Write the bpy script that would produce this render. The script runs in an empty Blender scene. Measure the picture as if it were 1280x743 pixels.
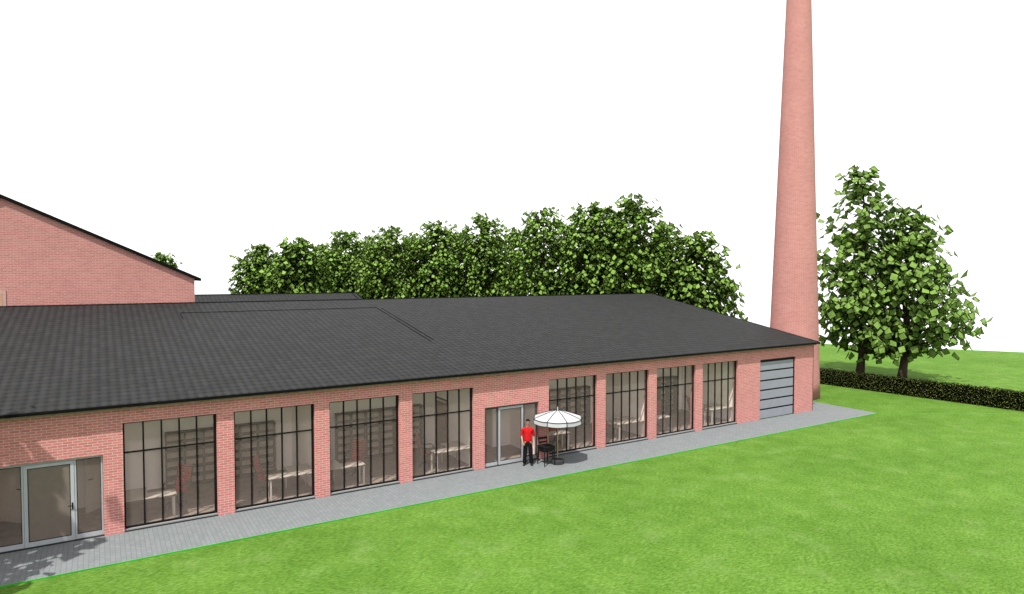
import bpy, bmesh, math, random
from mathutils import Vector, Matrix
random.seed(7)
C = bpy.context.scene.collection
SC = bpy.context.scene
R = math.radians

# ------------------------------------------------------------------ node helpers
def new_mat(name, rough=0.85, spec=0.2):
    m = bpy.data.materials.new(name); m.use_nodes = True
    nt = m.node_tree; b = nt.nodes['Principled BSDF']
    b.inputs['Roughness'].default_value = rough
    b.inputs['Specular IOR Level'].default_value = spec
    return m, nt, b

def N(nt, t, **kw):
    n = nt.nodes.new(t)
    for k, v in kw.items():
        if k in n.inputs: n.inputs[k].default_value = v
        else: setattr(n, k, v)
    return n

def mixc(nt, fac, a, b, mode='MIX'):
    n = nt.nodes.new('ShaderNodeMix'); n.data_type = 'RGBA'; n.blend_type = mode
    for sock, v in ((n.inputs[0], fac), (n.inputs[6], a), (n.inputs[7], b)):
        if hasattr(v, 'links') or hasattr(v, 'is_linked'): nt.links.new(v, sock)
        elif isinstance(v, (int, float)): sock.default_value = v
        else: sock.default_value = (*v, 1) if len(v) == 3 else v
    return n.outputs[2]

def ramp(nt, src, pts):
    n = nt.nodes.new('ShaderNodeValToRGB')
    cr = n.color_ramp
    while len(cr.elements) > len(pts): cr.elements.remove(cr.elements[-1])
    while len(cr.elements) < len(pts): cr.elements.new(1)
    for e, (p, c) in zip(cr.elements, pts):
        e.position = p; e.color = (*c, 1)
    nt.links.new(src, n.inputs[0])
    return n.outputs[0]

def noise(nt, vec, scale, detail=3, rough=.5):
    n = N(nt, 'ShaderNodeTexNoise', Scale=scale, Detail=detail, Roughness=rough)
    nt.links.new(vec, n.inputs['Vector'])
    return n.outputs['Fac']

def bump(nt, b, h, strength=.3, dist=.02):
    n = N(nt, 'ShaderNodeBump', Strength=strength, Distance=dist)
    nt.links.new(h, n.inputs['Height']); nt.links.new(n.outputs[0], b.inputs['Normal'])

def mapping(nt, vec, scale=(1,1,1), rot=(0,0,0)):
    n = nt.nodes.new('ShaderNodeMapping'); n.inputs['Scale'].default_value = scale; n.inputs['Rotation'].default_value = rot
    nt.links.new(vec, n.inputs['Vector']); return n.outputs[0]

def flat(name, col, rough=.7, spec=.2, metal=0, var=.12, scale=6):
    m, nt, b = new_mat(name, rough, spec)
    tc = N(nt, 'ShaderNodeTexCoord')
    f = noise(nt, tc.outputs['Object'], scale, 4)
    lo = tuple(c*(1-var) for c in col); hi = tuple(min(1, c*(1+var)) for c in col)
    nt.links.new(ramp(nt, f, [(.3, lo), (.7, hi)]), b.inputs['Base Color'])
    b.inputs['Metallic'].default_value = metal
    return m

# ------------------------------------------------------------------ materials
def brick_mat(name, c1, c2, mortar, bw=.236, rh=.075, ms=.0085):
    m, nt, b = new_mat(name, .9, .1)
    uv = N(nt, 'ShaderNodeUVMap')
    bt = N(nt, 'ShaderNodeTexBrick', Scale=1.0)
    bt.inputs['Brick Width'].default_value = bw; bt.inputs['Row Height'].default_value = rh
    bt.inputs['Mortar Size'].default_value = ms; bt.inputs['Mortar Smooth'].default_value = .15
    bt.inputs['Color1'].default_value = (*c1, 1); bt.inputs['Color2'].default_value = (*c2, 1)
    bt.inputs['Mortar'].default_value = (*mortar, 1); bt.inputs['Bias'].default_value = -.1
    nt.links.new(uv.outputs[0], bt.inputs['Vector'])
    f = noise(nt, uv.outputs[0], 14, 4, .6); f2 = noise(nt, uv.outputs[0], .5, 4, .6)
    c = mixc(nt, .22, bt.outputs['Color'], ramp(nt, f, [(.25, (.3, .3, .3)), (.75, (1, 1, 1))]), 'MULTIPLY')
    c = mixc(nt, .22, c, ramp(nt, f2, [(.3, (.55, .5, .5)), (.7, (1, 1, 1))]), 'MULTIPLY')
    nt.links.new(c, b.inputs['Base Color'])
    inv = N(nt, 'ShaderNodeMath', operation='SUBTRACT'); inv.inputs[0].default_value = 1
    nt.links.new(bt.outputs['Fac'], inv.inputs[1]); bump(nt, b, inv.outputs[0], .5, .012)
    return m
BRICK = brick_mat('red_brick', (.495, .185, .170), (.385, .138, .128), (.56, .37, .33))
BRICK_FAR = brick_mat('old_red_brick', (.41, .180, .160), (.345, .142, .126), (.46, .285, .255), .236, .075, .009)

def roof_mat():
    m, nt, b = new_mat('dark_roof_tiles', .75, .12)
    uv = N(nt, 'ShaderNodeUVMap')
    sp = N(nt, 'ShaderNodeSeparateXYZ'); nt.links.new(uv.outputs[0], sp.inputs[0])
    def math_(op, x, y=None):
        n = N(nt, 'ShaderNodeMath', operation=op)
        for k, v in enumerate((x, y)):
            if v is None: continue
            if isinstance(v, (int, float)): n.inputs[k].default_value = v
            else: nt.links.new(v, n.inputs[k])
        return n.outputs[0]
    row = math_('DIVIDE', sp.outputs[1], .345)
    col = math_('DIVIDE', sp.outputs[0], .25)
    fu = math_('FRACT', col); fv = math_('FRACT', row)
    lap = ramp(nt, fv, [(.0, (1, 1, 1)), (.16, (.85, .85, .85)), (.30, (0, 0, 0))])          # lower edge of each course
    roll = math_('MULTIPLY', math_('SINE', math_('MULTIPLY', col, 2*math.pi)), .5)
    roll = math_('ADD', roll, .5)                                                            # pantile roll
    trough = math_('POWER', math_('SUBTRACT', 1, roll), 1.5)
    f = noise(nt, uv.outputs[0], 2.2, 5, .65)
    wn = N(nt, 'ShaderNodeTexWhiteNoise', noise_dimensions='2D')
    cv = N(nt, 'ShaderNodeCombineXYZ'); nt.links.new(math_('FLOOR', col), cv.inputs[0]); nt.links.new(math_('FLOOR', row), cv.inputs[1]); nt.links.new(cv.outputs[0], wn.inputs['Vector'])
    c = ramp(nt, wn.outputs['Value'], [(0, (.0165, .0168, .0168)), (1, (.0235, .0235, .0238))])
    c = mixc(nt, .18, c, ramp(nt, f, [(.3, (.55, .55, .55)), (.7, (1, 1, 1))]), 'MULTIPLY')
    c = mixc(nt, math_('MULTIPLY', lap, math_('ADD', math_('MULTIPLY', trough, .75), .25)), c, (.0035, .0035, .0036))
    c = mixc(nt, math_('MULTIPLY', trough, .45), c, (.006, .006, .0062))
    nt.links.new(c, b.inputs['Base Color'])
    bump(nt, b, math_('SUBTRACT', math_('MULTIPLY', roll, .7), math_('MULTIPLY', lap, .5)), .3, .03)
    return m
ROOF = roof_mat()

def grass_mat():
    m, nt, b = new_mat('mown_grass', .95, .05)
    tc = N(nt, 'ShaderNodeTexCoord'); o = tc.outputs['Object']
    fine = noise(nt, mapping(nt, o, (1, 2.2, 1), (0, 0, R(28))), 7.0, 6, .75)
    fine2 = noise(nt, mapping(nt, o, (1, 3.0, 1), (0, 0, R(-35))), 15.0, 4, .7)
    mid = noise(nt, o, 1.1, 5, .65); big = noise(nt, o, .16, 4, .6)
    c = ramp(nt, fine, [(.34, (.052, .110, .014)), (.5, (.100, .190, .029)), (.64, (.152, .260, .058))])
    c = mixc(nt, .55, c, ramp(nt, fine2, [(.36, (.50, .56, .42)), (.60, (1.0, 1.0, 1.0))]), 'MULTIPLY')
    c = mixc(nt, .8, c, ramp(nt, mid, [(.34, (.66, .74, .55)), (.65, (1.0, 1.0, 1.0))]), 'MULTIPLY')
    c = mixc(nt, .8, c, ramp(nt, big, [(.34, (.74, .79, .68)), (.62, (1.0, 1.0, 1.0))]), 'MULTIPLY')
    pale = noise(nt, mapping(nt, o, (1, 1, 1), (0, 0, .6)), .75, 4, .6)
    c = mixc(nt, ramp(nt, pale, [(.55, (0, 0, 0)), (.8, (.38, .38, .38))]), c, (.17, .24, .085))
    nt.links.new(c, b.inputs['Base Color'])
    bump(nt, b, fine, .6, .05)
    return m
GRASS = grass_mat()

def paver_mat():
    m, nt, b = new_mat('grey_pavers', .9, .1)
    tc = N(nt, 'ShaderNodeTexCoord'); o = tc.outputs['Object']
    bt = N(nt, 'ShaderNodeTexBrick', Scale=1.0)
    bt.inputs['Brick Width'].default_value = .20; bt.inputs['Row Height'].default_value = .12
    bt.inputs['Mortar Size'].default_value = .008; bt.inputs['Mortar Smooth'].default_value = .3
    bt.inputs['Color1'].default_value = (.150, .163, .167, 1); bt.inputs['Color2'].default_value = (.172, .184, .188, 1)
    bt.inputs['Mortar'].default_value = (.115, .123, .126, 1); bt.inputs['Bias'].default_value = -.1
    nt.links.new(mapping(nt, o, (1, 1, 1), (0, 0, R(90))), bt.inputs['Vector'])
    f = noise(nt, o, 2.2, 5, .7); f2 = noise(nt, o, 30, 3, .6)
    c = mixc(nt, .5, bt.outputs['Color'], ramp(nt, f, [(.3, (.82, .82, .82)), (.7, (1, 1, 1))]), 'MULTIPLY')
    c = mixc(nt, .25, c, ramp(nt, f2, [(.3, (.6, .6, .6)), (.7, (1, 1, 1))]), 'MULTIPLY')
    nt.links.new(c, b.inputs['Base Color'])
    inv = N(nt, 'ShaderNodeMath', operation='SUBTRACT'); inv.inputs[0].default_value = 1
    nt.links.new(bt.outputs['Fac'], inv.inputs[1]); bump(nt, b, inv.outputs[0], .3, .006)
    return m
PAVER = paver_mat()

def leaf_mat(name, rim, c0, c1, c2, edge=(.003, .005, .002)):
    m, nt, b = new_mat(name, .85, .04)
    uv = N(nt, 'ShaderNodeUVMap')
    sp = N(nt, 'ShaderNodeSeparateXYZ'); nt.links.new(uv.outputs[0], sp.inputs[0])
    def dist(s):
        a = N(nt, 'ShaderNodeMath', operation='SUBTRACT'); nt.links.new(s, a.inputs[0]); a.inputs[1].default_value = .5
        d = N(nt, 'ShaderNodeMath', operation='ABSOLUTE'); nt.links.new(a.outputs[0], d.inputs[0]); return d.outputs[0]
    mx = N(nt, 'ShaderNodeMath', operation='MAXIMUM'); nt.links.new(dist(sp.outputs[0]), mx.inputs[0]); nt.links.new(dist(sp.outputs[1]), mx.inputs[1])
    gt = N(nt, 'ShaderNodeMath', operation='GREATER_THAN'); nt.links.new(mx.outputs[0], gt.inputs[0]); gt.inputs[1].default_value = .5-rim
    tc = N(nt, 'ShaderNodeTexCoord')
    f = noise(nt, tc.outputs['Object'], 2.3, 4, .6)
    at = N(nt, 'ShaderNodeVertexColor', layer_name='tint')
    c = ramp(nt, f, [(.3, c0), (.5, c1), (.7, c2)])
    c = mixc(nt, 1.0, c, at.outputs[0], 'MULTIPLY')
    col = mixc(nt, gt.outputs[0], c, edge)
    nt.links.new(col, b.inputs['Base Color'])
    tl = N(nt, 'ShaderNodeBsdfTranslucent'); nt.links.new(col, tl.inputs['Color'])
    mx_ = N(nt, 'ShaderNodeMixShader'); mx_.inputs[0].default_value = .35
    nt.links.new(b.outputs[0], mx_.inputs[1]); nt.links.new(tl.outputs[0], mx_.inputs[2])
    nt.links.new(mx_.outputs[0], nt.nodes['Material Output'].inputs['Surface'])
    return m
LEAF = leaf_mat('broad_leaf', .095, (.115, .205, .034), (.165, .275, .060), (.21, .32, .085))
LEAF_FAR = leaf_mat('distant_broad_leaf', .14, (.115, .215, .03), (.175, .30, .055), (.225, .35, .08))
LEAF_HEDGE = leaf_mat('hedge_leaf', .28, (.09, .125, .022), (.18, .22, .05), (.30, .32, .11), (.003, .004, .002))
BARK = flat('brown_bark', (.055, .038, .03), .95, .05, 0, .4, 5)
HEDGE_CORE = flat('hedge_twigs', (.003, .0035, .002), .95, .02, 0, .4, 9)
BLACK = flat('black_metal', (.004, .004, .0042), .6, .12, 0, .2)
FASCIA = flat('black_fascia', (.003, .003, .003), .8, .08, 0, .2)
BOARD = flat('tan_soffit_board', (.20, .15, .095), .8, .1, 0, .25)
ALU = flat('light_grey_aluminium', (.30, .31, .325), .5, .3, 0, .06)
GASKET = flat('dark_gasket', (.02, .02, .021), .7, .1, 0, .1)
DKGREY = flat('dark_grey_metal', (.05, .055, .058), .5, .3, 0, .1)
SILL = flat('pale_concrete_sill', (.21, .21, .207), .85, .1, 0, .1, 12)
SHUTTER = flat('grey_sectional_panel', (.20, .21, .24), .55, .25, 0, .05, 3)
WALLIN = flat('beige_plaster', (.95, .87, .86), .95, .05, 0, .04, 2)
FLOORIN = flat('brown_floor', (.23, .185, .155), .8, .1, 0, .15, 3)
CEIL = flat('white_ceiling', (.95, .91, .92), .95, .05, 0, .02)
DOORIN = flat('taupe_door', (.82, .73, .66), .7, .15, 0, .05)
DOORWOOD = flat('brown_wood_door', (.22, .10, .07), .7, .15, 0, .15)
PANELBROWN = flat('brown_door_panel', (.135, .108, .09), .6, .2, 0, .05)
SHELF = flat('brown_shelving', (.05, .037, .030), .75, .15, 0, .12)
SHELFBACK = flat('brown_shelf_back', (.50, .39, .32), .8, .1, 0, .1)
DESK = flat('pale_desk_laminate', (.42, .37, .33), .6, .2, 0, .04)
DESKEDGE = flat('dark_edge_band', (.10, .08, .065), .7, .1, 0, .1)
REDSLAT = flat('red_brown_slats', (.38, .06, .045), .6, .2, 0, .15)
CHAIRMETAL = flat('dark_chair_metal', (.02, .014, .012), .5, .3, 0, .1)
WHITEFAB = flat('white_canvas', (.36, .365, .38), .9, .1, 0, .05, 5)
SEAM = flat('black_seam', (.012, .012, .012), .9, .05)
POLEWOOD = flat('pale_wood_pole', (.38, .29, .12), .6, .2, 0, .12, 9)
BASEMAT = flat('dark_cast_base', (.03, .032, .032), .8, .15, 0, .25, 12)
BLACKWOOD = flat('black_painted_wood', (.007, .007, .007), .6, .15, 0, .2)
SKIN = flat('skin', (.36, .19, .13), .6, .3, 0, .06, 12)
HAIR = flat('dark_hair', (.008, .006, .005), .8, .2, 0, .3, 30)
SHIRT = flat('red_shirt_cloth', (.42, .008, .010), .85, .1, 0, .12, 9)
TROUSER = flat('black_trouser_cloth', (.006, .006, .007), .9, .08, 0, .3, 9)
SHOE = flat('black_leather', (.007, .007, .007), .4, .4)
EYE = flat('eye_white', (.75, .74, .72), .3, .4)
LIP = flat('lips', (.40, .15, .12), .6, .3)
EDGING = flat('bright_green_edging', (.025, .26, .02), .8, .1, 0, .15, 1)
PALEFRAME = flat('pale_pink_frame', (.36, .23, .20), .85, .1, 0, .08)

def glass_mat(name, tint, refl):
    m = bpy.data.materials.new(name); m.use_nodes = True
    nt = m.node_tree; nt.nodes.clear()
    out = N(nt, 'ShaderNodeOutputMaterial')
    t = N(nt, 'ShaderNodeBsdfTransparent'); t.inputs[0].default_value = (*tint, 1)
    g = N(nt, 'ShaderNodeBsdfGlossy', Roughness=.02); g.inputs[0].default_value = (1, 1, 1, 1)
    fr = N(nt, 'ShaderNodeFresnel', IOR=1.3)
    mu = N(nt, 'ShaderNodeMath', operation='MULTIPLY'); nt.links.new(fr.outputs[0], mu.inputs[0]); mu.inputs[1].default_value = refl
    mx = N(nt, 'ShaderNodeMixShader')
    nt.links.new(mu.outputs[0], mx.inputs[0]); nt.links.new(t.outputs[0], mx.inputs[1]); nt.links.new(g.outputs[0], mx.inputs[2])
    df = N(nt, 'ShaderNodeBsdfDiffuse'); df.inputs[0].default_value = (.52, .435, .385, 1)       # taupe pane tint, a pale veil mixed in to brighten the rooms behind
    m2 = N(nt, 'ShaderNodeMixShader'); m2.inputs[0].default_value = .07
    nt.links.new(mx.outputs[0], m2.inputs[1]); nt.links.new(df.outputs[0], m2.inputs[2])
    nt.links.new(m2.outputs[0], out.inputs[0])
    return m
GLASS = glass_mat('tinted_glass', (.99, .98, .97), .12)

# ------------------------------------------------------------------ mesh helpers
class MB:
    def __init__(s): s.v = []; s.f = []; s.uv = {}; s.mi = {}; s.tint = {}; s.m = 0
    def vert(s, p): s.v.append(tuple(p)); return len(s.v)-1
    def face(s, idx, uv=None, tint=None):
        s.f.append(tuple(idx)); k = len(s.f)-1
        if uv: s.uv[k] = uv
        if tint is not None: s.tint[k] = tint
        if s.m: s.mi[k] = s.m
    def poly(s, pts, uv=None, tint=None): s.face([s.vert(p) for p in pts], uv, tint)
    def box(s, x0, x1, y0, y1, z0, z1, M=None):
        p = [(x, y, z) for z in (z0, z1) for y in (y0, y1) for x in (x0, x1)]
        if M is not None: p = [M @ Vector(q) for q in p]
        i = [s.vert(q) for q in p]
        for a in ((0,2,3,1), (4,5,7,6), (0,1,5,4), (2,6,7,3), (0,4,6,2), (1,3,7,5)): s.face([i[k] for k in a])
    def tube(s, pts, rad, n=8, cap=True):
        pts = [Vector(p) for p in pts]
        if not hasattr(rad, '__len__'): rad = [rad]*len(pts)
        rings = []; ref = None
        for k, p in enumerate(pts):
            d = (pts[min(k+1, len(pts)-1)] - pts[max(k-1, 0)])
            d = d.normalized() if d.length > 1e-9 else Vector((0, 0, 1))
            if ref is None: ref = d.orthogonal().normalized()
            ref = (ref - d*ref.dot(d)); ref = ref.normalized() if ref.length > 1e-6 else d.orthogonal().normalized()
            q = d.cross(ref)
            rings.append([s.vert(p + (ref*math.cos(2*math.pi*j/n) + q*math.sin(2*math.pi*j/n))*rad[k]) for j in range(n)])
        for a, b in zip(rings, rings[1:]):
            for j in range(n): s.face((a[j], a[(j+1) % n], b[(j+1) % n], b[j]))
        if cap: s.face(rings[0][::-1]); s.face(rings[-1])
    def lathe(s, prof, n=24, c=(0, 0), uvr=None):
        rings = []
        for r, z in prof: rings.append([s.vert((c[0]+r*math.cos(2*math.pi*j/n), c[1]+r*math.sin(2*math.pi*j/n), z)) for j in range(n)])
        for k, (a, b) in enumerate(zip(rings, rings[1:])):
            z0, z1 = prof[k][1], prof[k+1][1]
            for j in range(n):
                uv = None
                if uvr: uv = [(uvr*2*math.pi*j/n, z0), (uvr*2*math.pi*(j+1)/n, z0), (uvr*2*math.pi*(j+1)/n, z1), (uvr*2*math.pi*j/n, z1)]
                s.face((a[j], a[(j+1) % n], b[(j+1) % n], b[j]), uv)
        s.face(rings[0][::-1]); s.face(rings[-1])
    def build(s, name, mats, parent=None, smooth=False, bevel=0):
        me = bpy.data.meshes.new(name)
        me.from_pydata(s.v, [], s.f); me.validate(clean_customdata=False)
        ul = me.uv_layers.new(name='UVMap').data
        for p in me.polygons:
            n = p.normal; a = s.uv.get(p.index)
            for k, li in enumerate(p.loop_indices):
                if a: ul[li].uv = a[k]
                else:
                    v = me.vertices[me.loops[li].vertex_index].co
                    if abs(n.z) > .6: ul[li].uv = (v.x, v.y)
                    elif abs(n.y) >= abs(n.x): ul[li].uv = (v.x, v.z)
                    else: ul[li].uv = (v.y, v.z)
            p.use_smooth = smooth
            p.material_index = s.mi.get(p.index, 0)
        if s.tint:
            ca = me.color_attributes.new('tint', 'FLOAT_COLOR', 'CORNER').data
            for p in me.polygons:
                t = s.tint.get(p.index, 1.0)
                for li in p.loop_indices: ca[li].color = (t, t, t, 1)
        for m in (mats if isinstance(mats, (list, tuple)) else [mats]): me.materials.append(m)
        o = bpy.data.objects.new(name, me); C.objects.link(o)
        if parent: o.parent = parent
        if bevel:
            md = o.modifiers.new('bevel', 'BEVEL'); md.width = bevel; md.segments = 2; md.limit_method = 'ANGLE'
        return o

def tag(o, label=None, cat=None, group=None, kind=None):
    if label: o['label'] = label
    if cat: o['category'] = cat
    if group: o['group'] = group
    if kind: o['kind'] = kind
    return o
def thing(name, label, cat, loc=(0, 0, 0), rz=0, group=None):
    o = bpy.data.objects.new(name, None); C.objects.link(o); o.empty_display_size = .2
    o.location = loc; o.rotation_euler = (0, 0, rz)
    return tag(o, label, cat, group)
def copy_tree(o, parent=None):
    c = o.copy(); C.objects.link(c)
    if parent: c.parent = parent
    for ch in list(o.children): copy_tree(ch, c)
    return c
def wall_grid(mb, xs, zs, solid, y0, y1):
    """wall in the XZ plane from y0 (outside) to y1, with the cells where solid() is false left open"""
    S = lambda i, k: 0 <= i < len(xs)-1 and 0 <= k < len(zs)-1 and solid((xs[i]+xs[i+1])/2, (zs[k]+zs[k+1])/2)
    for i in range(len(xs)-1):
        for k in range(len(zs)-1):
            if not S(i, k): continue
            a, b, c, d = xs[i], xs[i+1], zs[k], zs[k+1]
            mb.poly([(a, y0, c), (b, y0, c), (b, y0, d), (a, y0, d)])
            mb.poly([(b, y1, c), (a, y1, c), (a, y1, d), (b, y1, d)])
            if not S(i-1, k): mb.poly([(a, y1, c), (a, y0, c), (a, y0, d), (a, y1, d)])
            if not S(i+1, k): mb.poly([(b, y0, c), (b, y1, c), (b, y1, d), (b, y0, d)])
            if not S(i, k-1): mb.poly([(a, y1, c), (b, y1, c), (b, y0, c), (a, y0, c)])
            if not S(i, k+1): mb.poly([(a, y0, d), (b, y0, d), (b, y1, d), (a, y1, d)])

# ------------------------------------------------------------------ camera, light, sky
F = 830.0
TH = math.atan(1335/F)
cam = bpy.data.cameras.new('camera'); co = bpy.data.objects.new('camera', cam); C.objects.link(co)
cam.sensor_width = 36; cam.lens = F/1280*36; cam.clip_end = 2000; cam.clip_start = .1
pitch = math.atan(28.5/F)
fw = Vector((math.cos(TH)*math.cos(pitch), math.sin(TH)*math.cos(pitch), -math.sin(pitch)))
co.location = (0, 0, 7.5)
co.rotation_euler = fw.to_track_quat('-Z', 'Y').to_euler()
SC.camera = co
sd = Vector((.75, .6, -1.6)).normalized()
sun = bpy.data.lights.new('sun', 'SUN'); sun.energy = 4.6; sun.angle = R(.5); sun.color = (1, .97, .92)
so = bpy.data.objects.new('sun', sun); C.objects.link(so); so.rotation_euler = sd.to_track_quat('-Z', 'Y').to_euler(); so.location = (-20, -20, 40)
W = bpy.data.worlds.new('World'); SC.world = W; W.use_nodes = True
nt = W.node_tree; bg = nt.nodes['Background']
sky = N(nt, 'ShaderNodeTexSky', sky_type='NISHITA', sun_disc=False)
sky.sun_elevation = math.asin(-sd.z); sky.sun_rotation = math.atan2(-sd.x, -sd.y)
# bright even cloud over the blue sky
nt.links.new(mixc(nt, .93, sky.outputs[0], (10.6, 10.6, 10.7)), bg.inputs['Color'])
bg.inputs['Strength'].default_value = .1
SC.view_settings.view_transform = 'Standard'; SC.view_settings.look = 'None'; SC.view_settings.exposure = .62; SC.view_settings.gamma = 1
SC.cycles.max_bounces = 10; SC.cycles.diffuse_bounces = 8; SC.cycles.transparent_max_bounces = 16

# ------------------------------------------------------------------ ground
def ground():
    # plateau with a crest at the right and behind, falling away beyond it
    p1, p2 = Vector((75.1, 28.0)), Vector((65.7, 43.4)); d = (p2-p1).normalized(); n = Vector((d.y, -d.x))
    if n.x < 0: n = -n
    mb = MB()
    ss = [-120+i*8 for i in range(34)]; ts = [-160, -120, -80, -60, -40, -25, -12, -5, 0, 3, 8, 16, 30, 50, 80]
    def P(s, t):
        q = p1 + d*s + n*t
        z = 0 if t <= 0 else -.16*t - .0006*t*t
        return (q.x, q.y, z)
    idx = [[mb.vert(P(s, t)) for t in ts] for s in ss]
    for i in range(len(ss)-1):
        for k in range(len(ts)-1): mb.face((idx[i][k], idx[i][k+1], idx[i+1][k+1], idx[i+1][k]))
    o = mb.build('lawn', GRASS); tag(o, kind='structure')
    me = o.data
    if me.polygons[0].normal.z < 0: me.flip_normals()
    return p1, d
crest, crest_d = ground()
mb = MB(); mb.box(-40, 35.5, 19.8, 24.9, -.05, .02)
mb2 = MB(); mb2.box(-40, 35.5, 19.8, 22.07, -.05, .02); mb2.box(33.17, 35.5, 22.07, 24.6, -.05, .02)
tag(mb2.build('pavement', PAVER), kind='structure')
mb = MB()
def strip(a, b, w, z=.0, h=.03):
    a, b = Vector(a), Vector(b); d = (b-a).normalized(); q = Vector((-d.y, d.x))*w/2
    pts = [a-q, b-q, b+q, a+q]
    lo = [mb.vert((p.x, p.y, z-.02)) for p in pts]; hi = [mb.vert((p.x, p.y, z+h)) for p in pts]
    mb.face(hi); mb.face(lo[::-1])
    for k in range(4): mb.face((lo[k], lo[(k+1) % 4], hi[(k+1) % 4], hi[k]))
strip((-40, 19.775), (35.5, 19.775), .03)
strip((35.54, 19.775), (41.0, 16.3), .05, 0, .012)
strip((43.0, 15.0), (48.0, 11.8), .05, 0, .012)
strip(crest - crest_d*60, crest + crest_d*40, .12, -.01, .03)
tag(mb.build('lawn_edging', EDGING), kind='structure')

# ------------------------------------------------------------------ the long low brick building
FY = 22.08; XL, XR = -16.0, 33.16; BY = 34.9
bld = thing('brick_office_building', 'long low red brick building with dark tiled roof and tall black framed windows', 'building', (0, 0, 0))
win_x = [.5, 3.5, 6.5, 9.5, 15.5, 18.5, 21.5, 24.5]
ent_x = [-2.5, 12.5]
def opening(x, z):
    for w in win_x:
        if w < x < w+2.5 and z < 3.2: return True
    for e in ent_x:
        if e < x < e+2.5 and z < 2.36: return True
    return 28.73 < x < 31.6 and z < 3.1
xs = sorted({XL, XR, 28.73, 31.6, *win_x, *[w+2.5 for w in win_x], *ent_x, *[e+2.5 for e in ent_x]})
mb = MB()
wall_grid(mb, xs, [0, 2.36, 3.1, 3.2, 3.70], lambda x, z: not opening(x, z), FY, FY+.3)
# end and back walls rise with the roof slope
def roofz(y): return 3.68 + (y-21.85)*(6.08-3.77)/(34.75-21.85)
for x0, x1 in ((XR-.3, XR), (XL, XL+.3)):
    prof = [(FY+.3, 0), (BY-.3, 0), (BY-.3, roofz(BY-.3)-.02), (FY+.3, roofz(FY+.3)-.02)]
    a = [mb.vert((x0, y, z)) for y, z in prof]; b = [mb.vert((x1, y, z)) for y, z in prof]
    mb.face(a[::-1]); mb.face(b)
    for k in range(4): mb.face((a[k], a[(k+1) % 4], b[(k+1) % 4], b[k]))
mb.box(XL, XR, BY-.3, BY, 0, roofz(BY-.3)-.02)
mb.build('wall', BRICK, bld)
# roof slab
mb = MB()
RX0, RX1 = XL-.2, XR+.2
RY0, RY1, RZ0, RZ1, T = 21.85, 34.95, 3.79, 6.12, .085
sl = math.hypot(RY1-RY0, RZ1-RZ0)
a = [(RX0, RY0, RZ0), (RX1, RY0, RZ0), (RX1, RY1, RZ1), (RX0, RY1, RZ1)]
mb.poly(a, [(RX0, 0), (RX1, 0), (RX1, sl), (RX0, sl)])
mb.poly([(x, y, z-T) for x, y, z in a][::-1])
for k in range(4):
    p, q = a[k], a[(k+1) % 4]
    mb.poly([(p[0], p[1], p[2]-T), (q[0], q[1], q[2]-T), q, p])
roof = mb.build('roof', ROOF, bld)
def on_roof(x, y, dz=0): return (x, y, RZ0 + (y-RY0)*(RZ1-RZ0)/(RY1-RY0) + dz)
def slope_bar(mb, p, q, w, h):
    p, q = Vector(p), Vector(q); d = (q-p).normalized(); up = Vector((0, 0, 1)); s_ = d.cross(up).normalized()*w/2; up = s_.cross(d).normalized()*h
    lo = [mb.vert(v) for v in (p-s_, q-s_, q+s_, p+s_)]; hi = [mb.vert(Vector(v)+up) for v in (p-s_, q-s_, q+s_, p+s_)]
    mb.face(hi); mb.face(lo[::-1])
    for k in range(4): mb.face((lo[k], lo[(k+1) % 4], hi[(k+1) % 4], hi[k]))
mb = MB(); mb.box(RX0-.004, RX1+.05, RY0-.05, RY0-.004, RZ0-.085, RZ0-.004); mb.build('gutter', FASCIA, roof)
mb = MB(); mb.box(RX0, RX1-.2, RY0+.03, FY-.004, RZ0-.15, RZ0-.088); mb.build('soffit', BOARD, roof)
for x in (RX1+.022, RX0-.022): mb = MB(); slope_bar(mb, on_roof(x, RY0, -.12), on_roof(x, RY1, -.12), .04, .14); mb.build('barge_board', FASCIA, roof)
mb = MB(); slope_bar(mb, (RX0, RY1+.03, RZ1-.05), (RX1, RY1+.03, RZ1-.05), .08, .09); mb.build('ridge_cap', FASCIA, roof)
# flashing lines on the roof
for p, q in (((3.05, 32.95), (12.2, 32.95)), ((12.2, 32.9), (12.2, 26.3)), ((12.42, 32.8), (12.42, 26.5)), ((3.05, 32.9), (3.05, 31.8))):
    mb = MB(); slope_bar(mb, on_roof(*p, -.01), on_roof(*q, -.01), .03, .03); mb.build('flashing', FASCIA, roof)

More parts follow.
